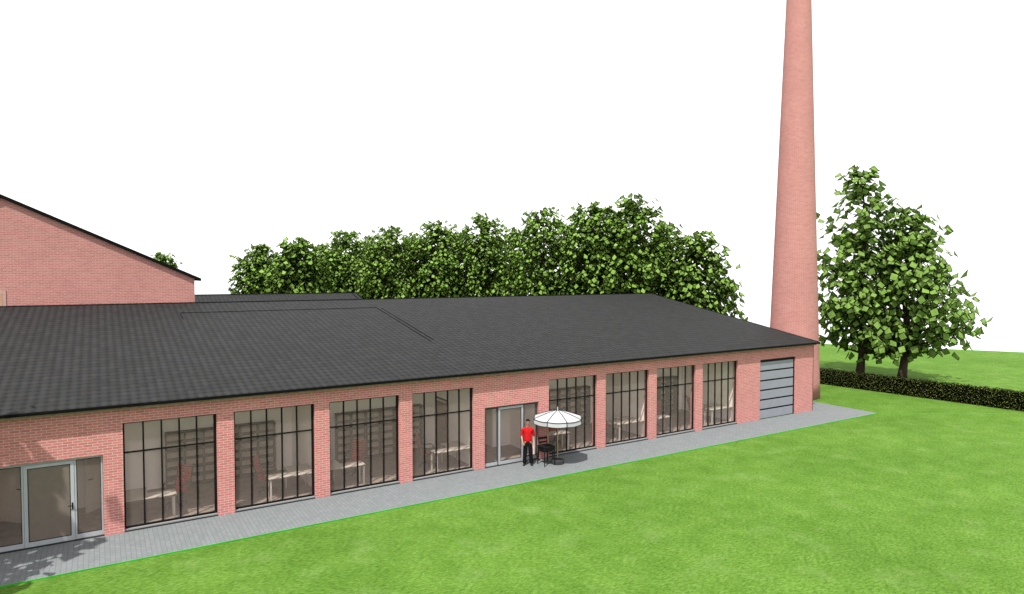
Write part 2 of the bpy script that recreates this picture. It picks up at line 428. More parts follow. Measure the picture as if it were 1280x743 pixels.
# windows
def make_window(x0):
    w, z0, z1, y0, y1 = 2.5, .09, 3.2, FY+.10, FY+.16
    t = .045
    mb = MB()
    mb.box(0, t, y0, y1, z0, z1); mb.box(w-t-.03, w, y0, y1, z0, z1)
    mb.box(t, w-t-.03, y0, y1, z0, z0+.05); mb.box(t, w-t-.03, y0, y1, z1-.04, z1)
    n = 5; xs_ = [t + (w-2*t-.03)*k/n for k in range(1, n)]
    for x in xs_: mb.box(x-.022, x+.022, y0+.002, y1-.002, z0+.05, z1-.04)
    edges = [t]+xs_+[w-t-.03]
    for k in range(n):
        a = edges[k] + (.022 if k else 0); b = edges[k+1] - (.022 if k < n-1 else 0)
        mb.box(a, b, y0+.004, y1-.004, 2.29, 2.333)
    f = mb.build('window', BLACK, bld); f.location = (x0, 0, 0)
    g = MB()
    for k in range(n):
        a = edges[k] + (.022 if k else 0); b = edges[k+1] - (.022 if k < n-1 else 0)
        for c, d in ((z0+.05, 2.29), (2.333, z1-.04)): g.box(a, b, y0+.025, y0+.033, c, d)
    g.build('glass', GLASS, f)
    s_ = MB(); s_.box(.002, w-.002, FY+.03, FY+.295, .022, .085); s_.build('sill', SILL, f)
    k_ = MB(); k_.box(.002, w-.002, FY-.02, FY+.028, .024, .05); k_.build('drip_channel', GASKET, f)
    return f
w0 = make_window(win_x[0])
for x in win_x[1:]:
    c = copy_tree(w0, bld); c.location = (x, 0, 0)

# entrances: frame with two sidelights and a middle door
def make_entrance(x0, leaf_mat_, closed_panel, fm):
    y0, y1, H, w = FY+.09, FY+.16, 2.34, 2.48
    t = .045; d0, d1 = .64, 1.80
    mb = MB()
    for a in (0, d0-t, d1, w-t): mb.box(a, a+t, y0, y1, .03, H)
    for a, b in ((t, d0-t), (d0, d1), (d1+t, w-t)): mb.box(a, b, y0+.003, y1-.003, H-.05, H)
    fr = mb.build('entrance', fm, bld); fr.location = (x0+.01, 0, 0)
    for a, b in ((t, d0-t), (d1+t, w-t)):
        mb = MB(); mb.box(a, b, y0+.002, y1-.002, .03, .17); mb.build('bottom_rail', ALU, fr)
        mb = MB()
        mb.box(a, b, y0+.008, y0+.028, .172, .195); mb.box(a, b, y0+.008, y0+.028, H-.075, H-.052)
        mb.box(a, a+.018, y0+.009, y0+.027, .195, H-.075); mb.box(b-.018, b, y0+.009, y0+.027, .195, H-.075)
        mb.build('gasket', GASKET, fr)
        mb = MB(); mb.box(a+.018, b-.018, y0+.014, y0+.022, .196, H-.076); mb.build('glass', GLASS, fr)
    # leaf
    mb = MB(); s = .085; a, b = d0+.006, d1-.006; yl0, yl1 = y0-.012, y1-.02
    mb.box(a, a+s, yl0, yl1, .04, H-.055); mb.box(b-s, b, yl0, yl1, .04, H-.055)
    mb.box(a+s, b-s, yl0, yl1, .04, .17); mb.box(a+s, b-s, yl0, yl1, H-.055-s, H-.055)
    dl = mb.build('door', leaf_mat_, fr)
    mb = MB(); e = .022
    A, B, Z0, Z1 = a+s, b-s, .17, H-.055-s
    mb.box(A, A+e, yl0+.006, yl0+.03, Z0, Z1); mb.box(B-e, B, yl0+.006, yl0+.03, Z0, Z1); mb.box(A+e, B-e, yl0+.006, yl0+.03, Z0, Z0+e); mb.box(A+e, B-e, yl0+.006, yl0+.03, Z1-e, Z1)
    mb.build('glazing_bead', GASKET, fr)
    mb = MB(); mb.box(A+e, B-e, yl0+.014, yl0+.024, Z0+e, Z1-e)
    mb.build('door_panel' if closed_panel else 'door_glass', PANELBROWN if closed_panel else GLASS, fr)
    mb = MB(); hx = b-.05
    mb.tube([(hx, yl0, 1.02), (hx, yl0-.05, 1.02)], .022, 10); mb.tube([(hx, yl0-.05, 1.02), (hx-.10, yl0-.05, 1.02)], .012, 8); mb.box(hx-.018, hx+.018, yl0-.006, yl0, .9, 1.1)
    mb.build('handle', BLACK, fr)
    mb = MB(); mb.box(0, w, FY-.01, FY+.088, .022, .04); mb.build('threshold', GASKET, fr)
    return fr
make_entrance(-2.5, ALU, True, ALU)
make_entrance(12.5, ALU, False, DKGREY)

# sectional garage door
mb = MB(); gx0, gx1, gy = 28.73, 31.6, FY+.07
mb.box(gx0, gx0+.07, gy-.02, gy+.08, .02, 3.1); mb.box(gx1-.07, gx1, gy-.02, gy+.08, .02, 3.1); mb.box(gx0+.07, gx1-.07, gy-.02, gy+.08, 3.02, 3.1)
gd = mb.build('garage_door', BLACK, bld)
n = 6; ph = (3.02-.03)/n
for k in range(n):
    m_ = MB(); z = .03+k*ph
    m_.box(gx0+.07, gx1-.07, gy, gy+.05, z+.012 if k else z, z+ph-.07)
    m_.build('panel', SHUTTER, gd, bevel=.006)
for k in range(1, n+1): m_ = MB(); m_.box(gx0+.07, gx1-.07, gy+.014, gy+.045, .03+k*ph-.069, .03+k*ph+(.011 if k < n else 0)); m_.build('seam', BLACK, gd)
# vertical dark edge bead at the corner, as the drawing-like photo shows
m_ = MB(); m_.box(XR+.001, XR+.016, FY-.016, FY+.0, .02, 3.62); m_.build('corner_bead', FASCIA, bld)

# inside: floor, ceiling, partitions
mb = MB(); mb.box(XL+.31, XR-.31, FY+.31, BY-.31, -.02, .03); mb.build('floor', FLOORIN, bld)
mb = MB(); mb.box(XL+.31, XR-.31, FY+.305, 30.0, 3.45, 3.50); mb.build('ceiling', CEIL, bld)
parts = [(.19, .31), (6.19, 6.31), (12.19, 12.31), (15.19, 15.31), (21.19, 21.31), (27.19, 27.31), (-2.86, -2.74)]
for a, b in parts:
    m_ = MB(); m_.box(a, b, FY+.305, 26.0, .031, 3.449); m_.build('partition_wall', WALLIN, bld)
for bx in ((.311, 12.189, 26.0, 26.12), (15.311, 27.189, 26.0, 26.12), (9, 18, 29.2, 29.3), (13.05, 13.15, 26.6, 29.19), (14.3, 15.189, 24.6, 26.0), (12.311, 12.75, 26.0, 26.1)): m_ = MB(); m_.box(*bx, .031, 3.449); m_.build('partition_wall', WALLIN, bld)
m_ = MB(); m_.box(-2.739, .189, 25.1, 25.2, .031, 3.449); m_.build('partition_wall', WALLIN, bld)
# inner doors
def inner_door(loc, rz, w, m, name='inner_door', hx=None):
    mb = MB(); mb.box(0, w, -.02, .02, .04, 2.12)
    d = mb.build(name, m, bld); d.location = loc; d.rotation_euler = (0, 0, rz)
    h = MB(); x = (w-.07) if hx is None else hx; sgn = -1 if x > w/2 else 1
    h.tube([(x, -.02, 1.08), (x, -.07, 1.08), (x+sgn*.12, -.07, 1.08)], .014, 8)
    h.build('handle', BLACK, d)
    return d
inner_door((-2.70, 25.06, 0), R(-45), .97, DOORIN)
inner_door((-.47, 24.40, 0), R(45), .97, DOORIN, hx=.08)
inner_door((12.18-.02, 25.75, 0), R(-90), 1.0, DOORWOOD)     # seen through the fourth tall window
mb = MB(); mb.box(12.17, 12.19, 25.755, 25.83, .04, 2.2); mb.box(12.17, 12.19, 24.66, 24.745, .04, 2.2); mb.box(12.17, 12.19, 24.66, 25.83, 2.2, 2.28); mb.build('door_frame', SHELF, bld)
inner_door((12.34, 23.4, 0), R(90), .95, DOORWOOD)

# ------------------------------------------------------------------ furniture behind the glass
where = ['first and second tall windows from the left', 'third and fourth tall windows from the left', 'two tall windows beside the parasol', 'last two tall windows before the garage door']
leftw = ['tall window right beside the left entrance', 'third tall window from the left', 'tall window directly behind the parasol', 'second tall window before the garage door']
rightw = ['second tall window from the left', 'fourth tall window, left of the middle entrance', 'sixth tall window, first one right of the parasol', 'last tall window before the garage door']
room_x = [.25, 6.25, 15.25, 21.25]
FZ = .031
def make_bookcase():
    w, d, H = 3.67, .32, 1.95
    t = thing('bookcase', 'x', 'bookcase')
    for x in (0, w-.035): m = MB(); m.box(x, x+.035, 0, d, 0, H); m.build('side_panel', SHELF, t)
    m = MB(); m.box(.036, w-.036, d-.02, d-.002, 0, H-.04); m.build('back_panel', SHELFBACK, t)
    nb = 6
    for k in range(1, nb): m = MB(); x = w*k/nb; m.box(x-.015, x+.015, .004, d-.022, .001, H-.04); m.build('divider', SHELF, t)
    for j in range(7):
        z = .06 + j*(H-.1)/6
        m = MB()
        for k in range(nb):
            a = .036 if k == 0 else w*k/nb+.016; b = w-.036 if k == nb-1 else w*(k+1)/nb-.016
            if j < 6: m.box(a, b, .008, d-.024, z-.02, z+.02)
        if j < 6: m.build('shelf', SHELF, t)
    m = MB(); m.box(.036, w-.036, .001, d-.001, H-.039, H); m.build('top_panel', SHELF, t)
    return t
def make_desk():
    # L: run along X against the window, return along Y on the -X side
    t = thing('desk', 'x', 'desk')
    m = MB(); P = [(0, 0), (1.55, 0), (1.55, .6), (.8, .6), (.8, 1.25), (0, 1.25)]
    lo = [m.vert((x, y, .715)) for x, y in P]; hi = [m.vert((x, y, .75)) for x, y in P]
    m.face(hi); m.face(lo[::-1]); m.m = 1
    for k in range(6): m.face((lo[k], lo[(k+1) % 6], hi[(k+1) % 6], hi[k]))
    m.build('desk_top', [DESK, DESKEDGE], t)
    for x, y in ((.06, .06), (1.48, .06), (1.48, .52), (.06, 1.18), (.74, 1.18)):
        m = MB(); m.box(x-.025, x+.025, y-.025, y+.025, 0, .714); m.build('leg', DESK, t)
    return t
def make_chair():
    # faces +X
    t = thing('office_chair', 'x', 'office chair')
    m = MB()
    for k in range(11):
        z = .46 + k*.062; x = -.22 - k*.016
        m.box(x-.012, x+.012, -.25, .25, z, z+.046)
    m.build('backrest', REDSLAT, t)
    m = MB()
    for s in (-1, 1): m.tube([(-.2, s*.25, .42), (-.25, s*.26, .6), (-.405, s*.255, 1.18)], .02, 6)
    m.build('back_frame', CHAIRMETAL, t)
    m = MB()
    for k in range(7): m.box(-.2+k*.062, -.2+k*.062+.05, -.25, .25, .43+abs(k-3)*.004, .455+abs(k-3)*.004)
    m.build('seat', REDSLAT, t)
    for s in (-1, 1): m = MB(); m.tube([(-.24, s*.29, .68), (.08, s*.30, .69), (.18, s*.30, .63), (.16, s*.29, .47), (0, s*.24, .42)], .022, 6); m.build('armrest', CHAIRMETAL, t)
    m = MB(); m.tube([(0, 0, .08), (0, 0, .43)], .03, 8)
    for k in range(5):
        a = 2*math.pi*k/5; m.tube([(0, 0, .12), (.28*math.cos(a), .28*math.sin(a), .06)], .018, 6)
        m.tube([(.28*math.cos(a), .28*math.sin(a)-.015, .03), (.28*math.cos(a), .28*math.sin(a)+.015, .03)], .028, 8)
    m.build('base', CHAIRMETAL, t)
    return t
bc, dk, ch = make_bookcase(), make_desk(), make_chair()
used = set()
def put(src, loc, rz, label, group, sx=1):
    o = src if src.name not in used else copy_tree(src)
    used.add(src.name)
    o.location = loc; o.rotation_euler = (0, 0, rz); o.scale = (sx, 1, 1) if src is not ch else (1.1, 1.1, 1.08)
    tag(o, label, None, group)
    return o
for r, X in enumerate(room_x):
    put(bc, (X+1.6, 25.66, FZ), 0, 'open brown bookcase seen through the %s' % where[r], 'bookcases behind the windows')
    put(dk, (X+.10, 22.46, FZ), 0, 'pale L-shaped desk at the %s' % leftw[r], 'desks behind the windows')
    put(dk, (X+5.90, 22.46, FZ), 0, 'pale L-shaped desk at the %s' % rightw[r], 'desks behind the windows', -1)
    put(ch, (X+1.75, 23.75+.2*(r == 1), FZ), R(180+[42, 50, 38, 40][r]), 'red slatted office chair behind the %s' % leftw[r], 'office chairs behind the windows')
    put(ch, (X+4.55, 23.65, FZ), R([-28, -32, -12, -20][r]), 'red slatted office chair behind the %s' % rightw[r], 'office chairs behind the windows')

# ------------------------------------------------------------------ hall with the big gable
hall = thing('gabled_brick_hall', 'tall red brick hall with a wide gable rising behind the tiled roof at left', 'building')
HY0, HY1 = 35.2, 58.0; HXa, HXr = -3.47, 3.90; HXl = 2*HXa-HXr; Ze, Za = 7.28, 10.72
mb = MB()
prof = [(HXl, 0), (HXr, 0), (HXr, Ze), (HXa, Za), (HXl, Ze)]
a = [mb.vert((x, HY0, z)) for x, z in prof]; b = [mb.vert((x, HY1, z)) for x, z in prof]
mb.face(a); mb.face(b[::-1])
for k in (0, 1, 4): mb.face((a[k], b[k], b[(k+1) % 5], a[(k+1) % 5]))
mb.build('wall', BRICK_FAR, hall)
mb = MB(); k = (Za-Ze)/(HXr-HXa); ov = .28; th = .13
for s in (1, -1):
    e = HXr-HXa+ov
    p = [(HXa, Za+.02), (HXa+s*e, Za+.02-k*e), (HXa+s*e, Za+.02-k*e+th), (HXa, Za+.02+th)]
    a = [mb.vert((x, HY0-.14, z)) for x, z in p]; b = [mb.vert((x, HY1+.2, z)) for x, z in p]
    if s < 0: pass
    mb.face(a); mb.face(b[::-1])
    for q in range(4): mb.face((a[q], b[q], b[(q+1) % 4], a[(q+1) % 4]))
hr = mb.build('roof', FASCIA, hall)
mb = MB(); mb.box(-4.6, -3.36, HY0-.03, HY0-.003, 5.4, 6.83); wf = mb.build('window', PALEFRAME, hall)
mb = MB(); mb.box(-4.5, -3.48, HY0-.036, HY0-.031, 5.5, 6.72); mb.build('glass', flat('pale_orange_blind', (.36, .22, .15), .8, .1), wf)

# ------------------------------------------------------------------ low building behind
rear = thing('rear_low_building', 'low dark tiled roof just above the front roof, right of the gabled hall', 'building')
X0, X1, RY, RZ = 4.0, 16.15, 48.0, 6.13; hw = 6.0; dz = 1.68
mb = MB()
prof = [(RY-hw+.3, 0), (RY+hw-.3, 0), (RY+hw-.3, RZ-dz), (RY, RZ-.14), (RY-hw+.3, RZ-dz)]
a = [mb.vert((X0, y, z)) for y, z in prof]; b = [mb.vert((X1-.25, y, z)) for y, z in prof]
mb.face(a[::-1]); mb.face(b)
for q in (1, 4): mb.face((a[q], a[(q+1) % 5], b[(q+1) % 5], b[q]))
mb.build('wall', BRICK_FAR, rear)
mb = MB()
for s in (-1, 1):
    pts = [(X0, RY, RZ), (X1, RY, RZ), (X1, RY+s*hw, RZ-dz), (X0, RY+s*hw, RZ-dz)]
    up = [mb.vert(p) for p in pts]; dn = [mb.vert((p[0], p[1], p[2]-.1)) for p in pts]
    L = math.hypot(hw, dz)
    mb.face(up if s < 0 else up[::-1], [(X0, L), (X1, L), (X1, 0), (X0, 0)] if s < 0 else [(X0, 0), (X1, 0), (X1, L), (X0, L)]); mb.face(dn)
    for q in range(1, 4): mb.face((up[q], up[(q+1) % 4], dn[(q+1) % 4], dn[q]))
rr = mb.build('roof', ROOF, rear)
mb = MB(); slope_bar(mb, (X0, RY, RZ-.01), (X1+.03, RY, RZ-.01), .14, .05); mb.build('ridge_cap', FASCIA, rr)
mb = MB(); slope_bar(mb, (X1+.02, RY, RZ-.08), (X1+.02, RY-hw, RZ-dz-.08), .05, .12); slope_bar(mb, (X1-.3, RY, RZ-.005), (X1-.3, RY-hw, RZ-dz-.005), .04, .03); mb.build('barge_board', FASCIA, rr)

# ------------------------------------------------------------------ chimney
mb = MB(); r0, r1, H = 1.53, .50, 30.0
pf = [(r0 + (r1-r0)*k/30, H*k/30) for k in range(31)] + [(r1+.08, H+.02), (r1+.08, H+.5), (r1-.1, H+.5), (r1-.1, H+.1)]
mb.lathe(pf, 48, (0, 0), 1.15)
chim = mb.build('factory_chimney', BRICK_FAR, None, smooth=True); chim.location = (36.25, 25.45, 0)
tag(chim, 'very tall tapering red brick chimney at the right end of the low building', 'chimney')

# ------------------------------------------------------------------ trees
def leaf(mb, c, nrm, size, tint):
    nrm = nrm.normalized()
    down = Vector((0, 0, -1)); t = (down - nrm*down.dot(nrm))
    t = t.normalized() if t.length > .15 else nrm.orthogonal().normalized()
    t = (t + nrm.cross(t)*random.uniform(-.7, .7)).normalized(); s = nrm.cross(t)
    a = size*random.uniform(.85, 1.15); b = a*random.uniform(.72, .95); f = size*random.uniform(.06, .2)
    p0 = c - t*a*.5; p2 = c + t*a*.5 - nrm*f*.4; p1 = c + s*b*.5 - nrm*f; p3 = c - s*b*.5 - nrm*f
    i = [mb.vert(p) for p in (p0, p1, p2, p3)]
    mb.face((i[0], i[3], i[2]), [(0, 0), (0, 1), (1, 1)], tint); mb.face((i[0], i[2], i[1]), [(0, 0), (1, 1), (1, 0)], tint)
def make_tree(loc, H, zlow, prof, nleaf, size, mat, trunk_r, label, group, lean=(0, 0), squash=1.0, nbr=None):
    """prof: list of (height fraction, radius); leaves sit in clusters round the branch ends"""
    t = thing('broadleaf_tree', label, 'tree', loc, 0, group)
    def rad(h):
        for (h0, q0), (h1, q1) in zip(prof, prof[1:]):
            if h0 <= h <= h1: return q0 + (q1-q0)*(h-h0)/(h1-h0+1e-9)
        return prof[-1][1]
    tr = MB()
    axis = lambda z: Vector((lean[0]*z/H + .12*math.sin(z*.7), lean[1]*z/H + .1*math.cos(z*.9), z))
    zs_ = [H*.93*k/10 for k in range(11)]
    tr.tube([axis(z) for z in zs_], [trunk_r*(1.25 if k == 0 else 1)*(1-.93*k/10) + .015 for k in range(11)], 9)
    cr = MB()
    nbr = nbr or 46
    ends = []
    for k in range(nbr):
        u = (k+random.random())/nbr
        h = 1-(1-u)**1.0
        z = zlow + (H-zlow)*(u**.9)
        R_ = rad((z-zlow)/(H-zlow))
        az = k*2.39996 + random.uniform(-.5, .5)
        L = R_*random.uniform(.72, 1.08)
        z0 = max(zlow*.75, z - L*.35 - .3)
        b0 = axis(min(z0, H*.9)); e = axis(min(z, H)) + Vector((math.cos(az)*L, math.sin(az)*L*squash, 0)); e.z = z + random.uniform(-.3, .3)
        mid = b0.lerp(e, .5) + Vector((0, 0, -.08*L))
        tr.tube([b0, mid, e], [max(.02, trunk_r*.34*(1-u*.7)), max(.015, trunk_r*.2*(1-u*.6)), .012], 5)
        ends.append((b0, mid, e, R_))
    wts = [.35+E[3] for E in ends]
    ctr0 = axis((zlow+H)*.45)
    for k in range(nleaf):
        b0, mid, e, R_ = random.choices(ends, wts)[0]
        u = random.random()**.48
        p = (b0.lerp(mid, u*2) if u < .5 else mid.lerp(e, u*2-1))
        sp = .16 + .10*R_
        p = p + Vector((random.gauss(0, sp), random.gauss(0, sp), random.gauss(0, sp*.75)))
        if p.z > H: p.z = H - random.random()*.4
        if p.z < zlow*.6: p.z = zlow*.6 + random.random()*.5
        ax = axis(min(max(p.z, 0), H)); out = p - ax; out.z = 0
        hfrac = (p.z-zlow)/(H-zlow)
        out = out.normalized() if out.length > .01 else Vector((1, 0, 0))
        nrm = out*(1.0-.3*max(0, hfrac)) + Vector((0, 0, .45 + .8*max(0, hfrac)**2)) + Vector((random.gauss(0, .22), random.gauss(0, .22), random.gauss(0, .18)))
        if random.random() < .5:
            az = random.uniform(0, 2*math.pi); nrm = Vector((math.cos(az), math.sin(az), random.uniform(.3, 1.3) + .6*max(0, hfrac)))
        leaf(cr, p, nrm, size, random.choice((.72, .85, .95, 1.0, 1.0, 1.1, 1.18)))
    tr.build('trunk', BARK, t, smooth=True)
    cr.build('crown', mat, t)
    return t
c_, s_ = math.cos(TH), math.sin(TH)
def at(px, Z): # ground point seen in column px at camera depth Z
    xc = (px-640)/F*Z
    return (xc*s_ + Z*c_, -xc*c_ + Z*s_, 0)
tall = [(0, 3.1), (.12, 3.8), (.3, 3.9), (.5, 3.4), (.7, 2.6), (.88, 1.6), (1, .5)]
wide = [(0, 2.6), (.12, 4.4), (.28, 4.5), (.5, 3.6), (.72, 2.5), (.9, 1.5), (1, .6)]
make_tree(at(1078, 47.0), 15.3, 2.5, tall, 1500, .68, LEAF, .26, 'tall broadleaf tree behind the hedge, the one right beside the chimney', 'trees behind the hedge', nbr=54)
make_tree(at(1131, 45.2), 12.2, 2.7, wide, 1500, .68, LEAF, .27, 'shorter spreading broadleaf tree behind the hedge, farther from the chimney', 'trees behind the hedge', (.4, 0), nbr=54)
bush = [(0, 3.2), (.2, 4.2), (.45, 4.2), (.7, 3.6), (.88, 2.5), (1, 1.0)]
row = [ # column, depth, top row, crown half width px
    (322, 60, 306, 34, 'small loose tree at the left end of the row beyond the roofs'),
    (373, 54, 298, 44, 'light green bushy tree beyond the roofs, second crown from the left of the row'),
    (432, 64, 289, 42, 'dark dense tree beyond the roofs, third crown from the left of the row'),
    (484, 60, 283, 48, 'dense tree beyond the roofs, fourth crown from the left of the row'),
    (546, 60, 275, 46, 'round-topped tree beyond the roofs, fifth crown from the left of the row'),
    (604, 62, 267, 44, 'narrow-topped tree beyond the roofs, sixth crown from the left of the row'),
    (678, 58, 260, 54, 'tree with a pointed top beyond the roof, seventh crown from the left of the row'),
    (738, 56, 254, 48, 'broad tree beyond the roof ridge, left neighbour of the highest crown of the row'),
    (790, 54, 244, 62, 'highest tree of the row beyond the roof, above the end of the ridge'),
    (868, 52, 291, 56, 'lower tree at the right end of the row, nearest the chimney'),
]
for px, Z, ty, hwpx, lab in row:
    H = 7.5 + (343-ty)*Z/F; rr_ = hwpx*Z/F
    pf = [(h, q/4.2*rr_) for h, q in bush]
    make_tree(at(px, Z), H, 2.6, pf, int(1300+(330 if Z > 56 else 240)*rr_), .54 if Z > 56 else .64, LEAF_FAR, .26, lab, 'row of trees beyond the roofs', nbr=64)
fill = [(352, 68, 318, 38), (405, 70, 306, 44), (458, 72, 298, 46), (515, 70, 293, 46), (575, 72, 290, 46), (640, 68, 285, 46), (708, 68, 274, 46), (765, 66, 262, 46), (828, 62, 282, 46)]
for px, Z, ty, hwpx in fill:
    H = 7.5 + (343-ty)*Z/F; rr_ = hwpx*Z/F
    pf = [(h, q/4.2*rr_) for h, q in bush]
    make_tree(at(px, Z), H, 2.6, pf, int(1100+260*rr_), .54, LEAF_FAR, .24, 'tree in the back rank, showing only between crowns of the row beyond the roofs', 'back rank of trees beyond the roofs', nbr=50)
make_tree(at(204, 76), 7.5 + (343-316)*76/F, 4.5, [(0, 1.3), (.4, 1.7), (.75, 1.6), (1, .6)], 1000, .5, LEAF_FAR, .15, 'lone tree whose top just shows above the sloping gable roof', None, nbr=26)
# tree at the left, out of the picture, whose shadow falls on the paving and the wall
make_tree((-6.4, 18.8, 0), 11.5, 3.2, [(0, 2.0), (.25, 3.0), (.5, 2.9), (.8, 1.8), (1, .4)], 620, .62, LEAF, .24, 'leafy tree left of the entrance that shades the paving', None, nbr=44)

# ------------------------------------------------------------------ hedge
hedge = thing('clipped_hedge', 'long low dark clipped hedge crossing the lawn in front of the two big trees', 'hedge')
A, B = Vector((41.0, 36.0)), Vector((43.6, 5.0)); d = (B-A).normalized(); q = Vector((-d.y, d.x))
if q.x < 0: q = -q
Lh = (B-A).length; Wd, Hh = .75, 1.02
mb = MB()
nseg = 60
rows = []
for k in range(nseg+1):
    p = A + d*(Lh*k/nseg)
    sec = [(.06, 0), (.03, .5), (.06, Hh-.06), (Wd*.5, Hh-.03), (Wd-.06, Hh-.06), (Wd-.03, .5), (Wd-.06, 0)]
    rows.append([mb.vert((p.x+q.x*(u+random.uniform(-.02, .02)), p.y+q.y*u, z+random.uniform(-.02, .02)*(z > 0))) for u, z in sec])
for a, b in zip(rows, rows[1:]):
    for k in range(6): mb.face((a[k], a[k+1], b[k+1], b[k]))
mb.face(rows[0]); mb.face(rows[-1][::-1])
mb.build('twigs', HEDGE_CORE, hedge)
mb = MB()
for k in range(12000):
    s = random.random()*Lh
    p = A + d*s
    r = random.random()
    if r < .62: u, z, n0 = random.uniform(-.03, .05), random.uniform(.0, Hh), -q
    elif r < .85: u, z, n0 = random.uniform(0, Wd), Hh+random.uniform(-.06, .05), Vector((0, 0, 0))
    else: u, z, n0 = Wd+random.uniform(-.05, .03), random.uniform(0, Hh), q
    nrm = Vector((n0.x, n0.y, .25 if n0.length > 0 else 1)) + Vector((random.gauss(0, .4), random.gauss(0, .4), random.gauss(0, .3)))
    leaf(mb, Vector((p.x+q.x*u, p.y+q.y*u, max(.03, z))), nrm, random.uniform(.07, .14), random.choice((.25, .5, .8, 1.1, 1.4)))
mb.build('foliage', LEAF_HEDGE, hedge)

# ------------------------------------------------------------------ parasol
ux, uy = 15.27, 21.15; UZ = .02
par = thing('parasol', 'white eight-sided parasol with a short valance on a pale wooden pole', 'parasol', (ux, uy, UZ), R(8))
mb = MB(); mb.lathe([(.25, 0), (.26, .015), (.26, .14), (.245, .16), (.05, .165), (.04, .22), (.028, .22)], 28); mb.build('base', BASEMAT, par, smooth=False)
mb = MB(); mb.tube([(0, 0, .1), (0, 0, 2.16)], .021, 12); mb.build('pole', POLEWOOD, par, smooth=True)
mb = MB(); mb.lathe([(.012, 2.14), (.022, 2.16), (.018, 2.20), (.006, 2.26)], 10); mb.build('finial', WHITEFAB, par, smooth=True)
mb = MB(); Ru = .99; nr = 5; z_in, z_out = 2.13, 1.83
ang = [2*math.pi*k/8 + R(22.5) for k in range(8)]
def cano(u, a, dz=0):
    r = Ru*u; z = z_in - (z_in-z_out)*(u**1.25)
    return Vector((r*math.cos(a), r*math.sin(a), z+dz))
for k in range(8):
    a0, a1 = ang[k], ang[(k+1) % 8] + (2*math.pi if k == 7 else 0)
    nn = 6
    def pt(u, w):
        p = cano(u, a0).lerp(cano(u, a1), w); p.z -= .035*u*math.sin(math.pi*w); return p
    for i in range(nr):
        for j in range(nn):
            u0, u1, w0_, w1_ = max(.02, i/nr), (i+1)/nr, j/nn, (j+1)/nn
            mb.poly([pt(u0, w0_), pt(u1, w0_), pt(u1, w1_), pt(u0, w1_)])
    # valance, leaving a small slit at each rib
    for j in range(nn):
        w0_, w1_ = .03+.94*j/nn, .03+.94*(j+1)/nn
        def vp(w, dn):
            p = pt(1, w); o_ = Vector((p.x, p.y, 0)).normalized(); return p + o_*(.012*dn/.17) + Vector((0, 0, -dn - .012*math.sin(math.pi*w)*(dn > 0)))
        mb.poly([vp(w0_, 0), vp(w0_, .17), vp(w1_, .17), vp(w1_, 0)])
can = mb.build('canopy', WHITEFAB, par, smooth=False)
sol = can.modifiers.new('thickness', 'SOLIDIFY'); sol.thickness = .006
mb = MB()
for a in ang: mb.tube([cano(.04, a, .006), cano(.5, a, .008), cano(1, a, .006)], .016, 5)
for k in range(8):
    a0, a1 = ang[k], ang[(k+1) % 8] + (2*math.pi if k == 7 else 0)
    pts = []
    for j in range(7):
        p = cano(1, a0).lerp(cano(1, a1), j/6); p.z -= .035*math.sin(math.pi*j/6); o_ = Vector((p.x, p.y, 0)).normalized(); pts.append(p + o_*.006)
    mb.tube(pts, .014, 5)
    hem = [p + Vector((p.x, p.y, 0)).normalized()*.012 + Vector((0, 0, -.172)) for p in pts]; mb.tube(hem, .009, 5)
mb.build('seam', SEAM, can)
for a in ang:
    m_ = MB(); m_.tube([cano(.05, a, -.02), cano(.97, a, -.03)], .008, 5); m_.tube([(0.03*math.cos(a), .03*math.sin(a), 1.62), cano(.5, a, -.025)], .007, 5); m_.build('rib', POLEWOOD, par)

# ------------------------------------------------------------------ table and chair
tb = thing('patio_table', 'small square black table standing between the man and the parasol', 'table', (14.80, 21.26, UZ))
mb = MB(); mb.box(-.26, .26, -.26, .26, .715, .755); mb.build('table_top', BLACKWOOD, tb, bevel=.005)
mb = MB()
for s in (-1, 1): mb.box(-.225, .225, s*.222-.012, s*.222+.012, .61, .714); mb.box(s*.222-.012, s*.222+.012, -.205, .205, .611, .713)
mb.build('apron', BLACKWOOD, tb)
for x in (-1, 1):
    for y in (-1, 1):
        mb = MB(); mb.tube([(x*.24, y*.24, 0), (x*.225, y*.225, .714)], [.018, .027], 8); mb.build('leg', BLACKWOOD, tb)
gc = thing('garden_chair', 'black wooden chair with a two-slat backrest pushed under the small table by the wall', 'chair', (15.10, 21.72, UZ))
gc.scale = (1.0, 1, .93)
mb = MB(); mb.box(-.21, .21, -.22, .17, .43, .46); mb.build('seat', BLACKWOOD, gc)
mb = MB()
for s in (-1, 1): mb.tube([(s*.2, .19, .43), (s*.2, .2, .7), (s*.2, .235, 1.0)], .018, 6)
mb.box(-.183, .183, .205, .228, .90, .985); mb.box(-.183, .183, .192, .215, .74, .80)
mb.build('backrest', BLACKWOOD, gc)
for s in (-1, 1):
    for y in (-.2, .19): mb = MB(); mb.tube([(s*.2, y, 0), (s*.2, y, .43)], .018, 6); mb.build('leg', BLACKWOOD, gc)

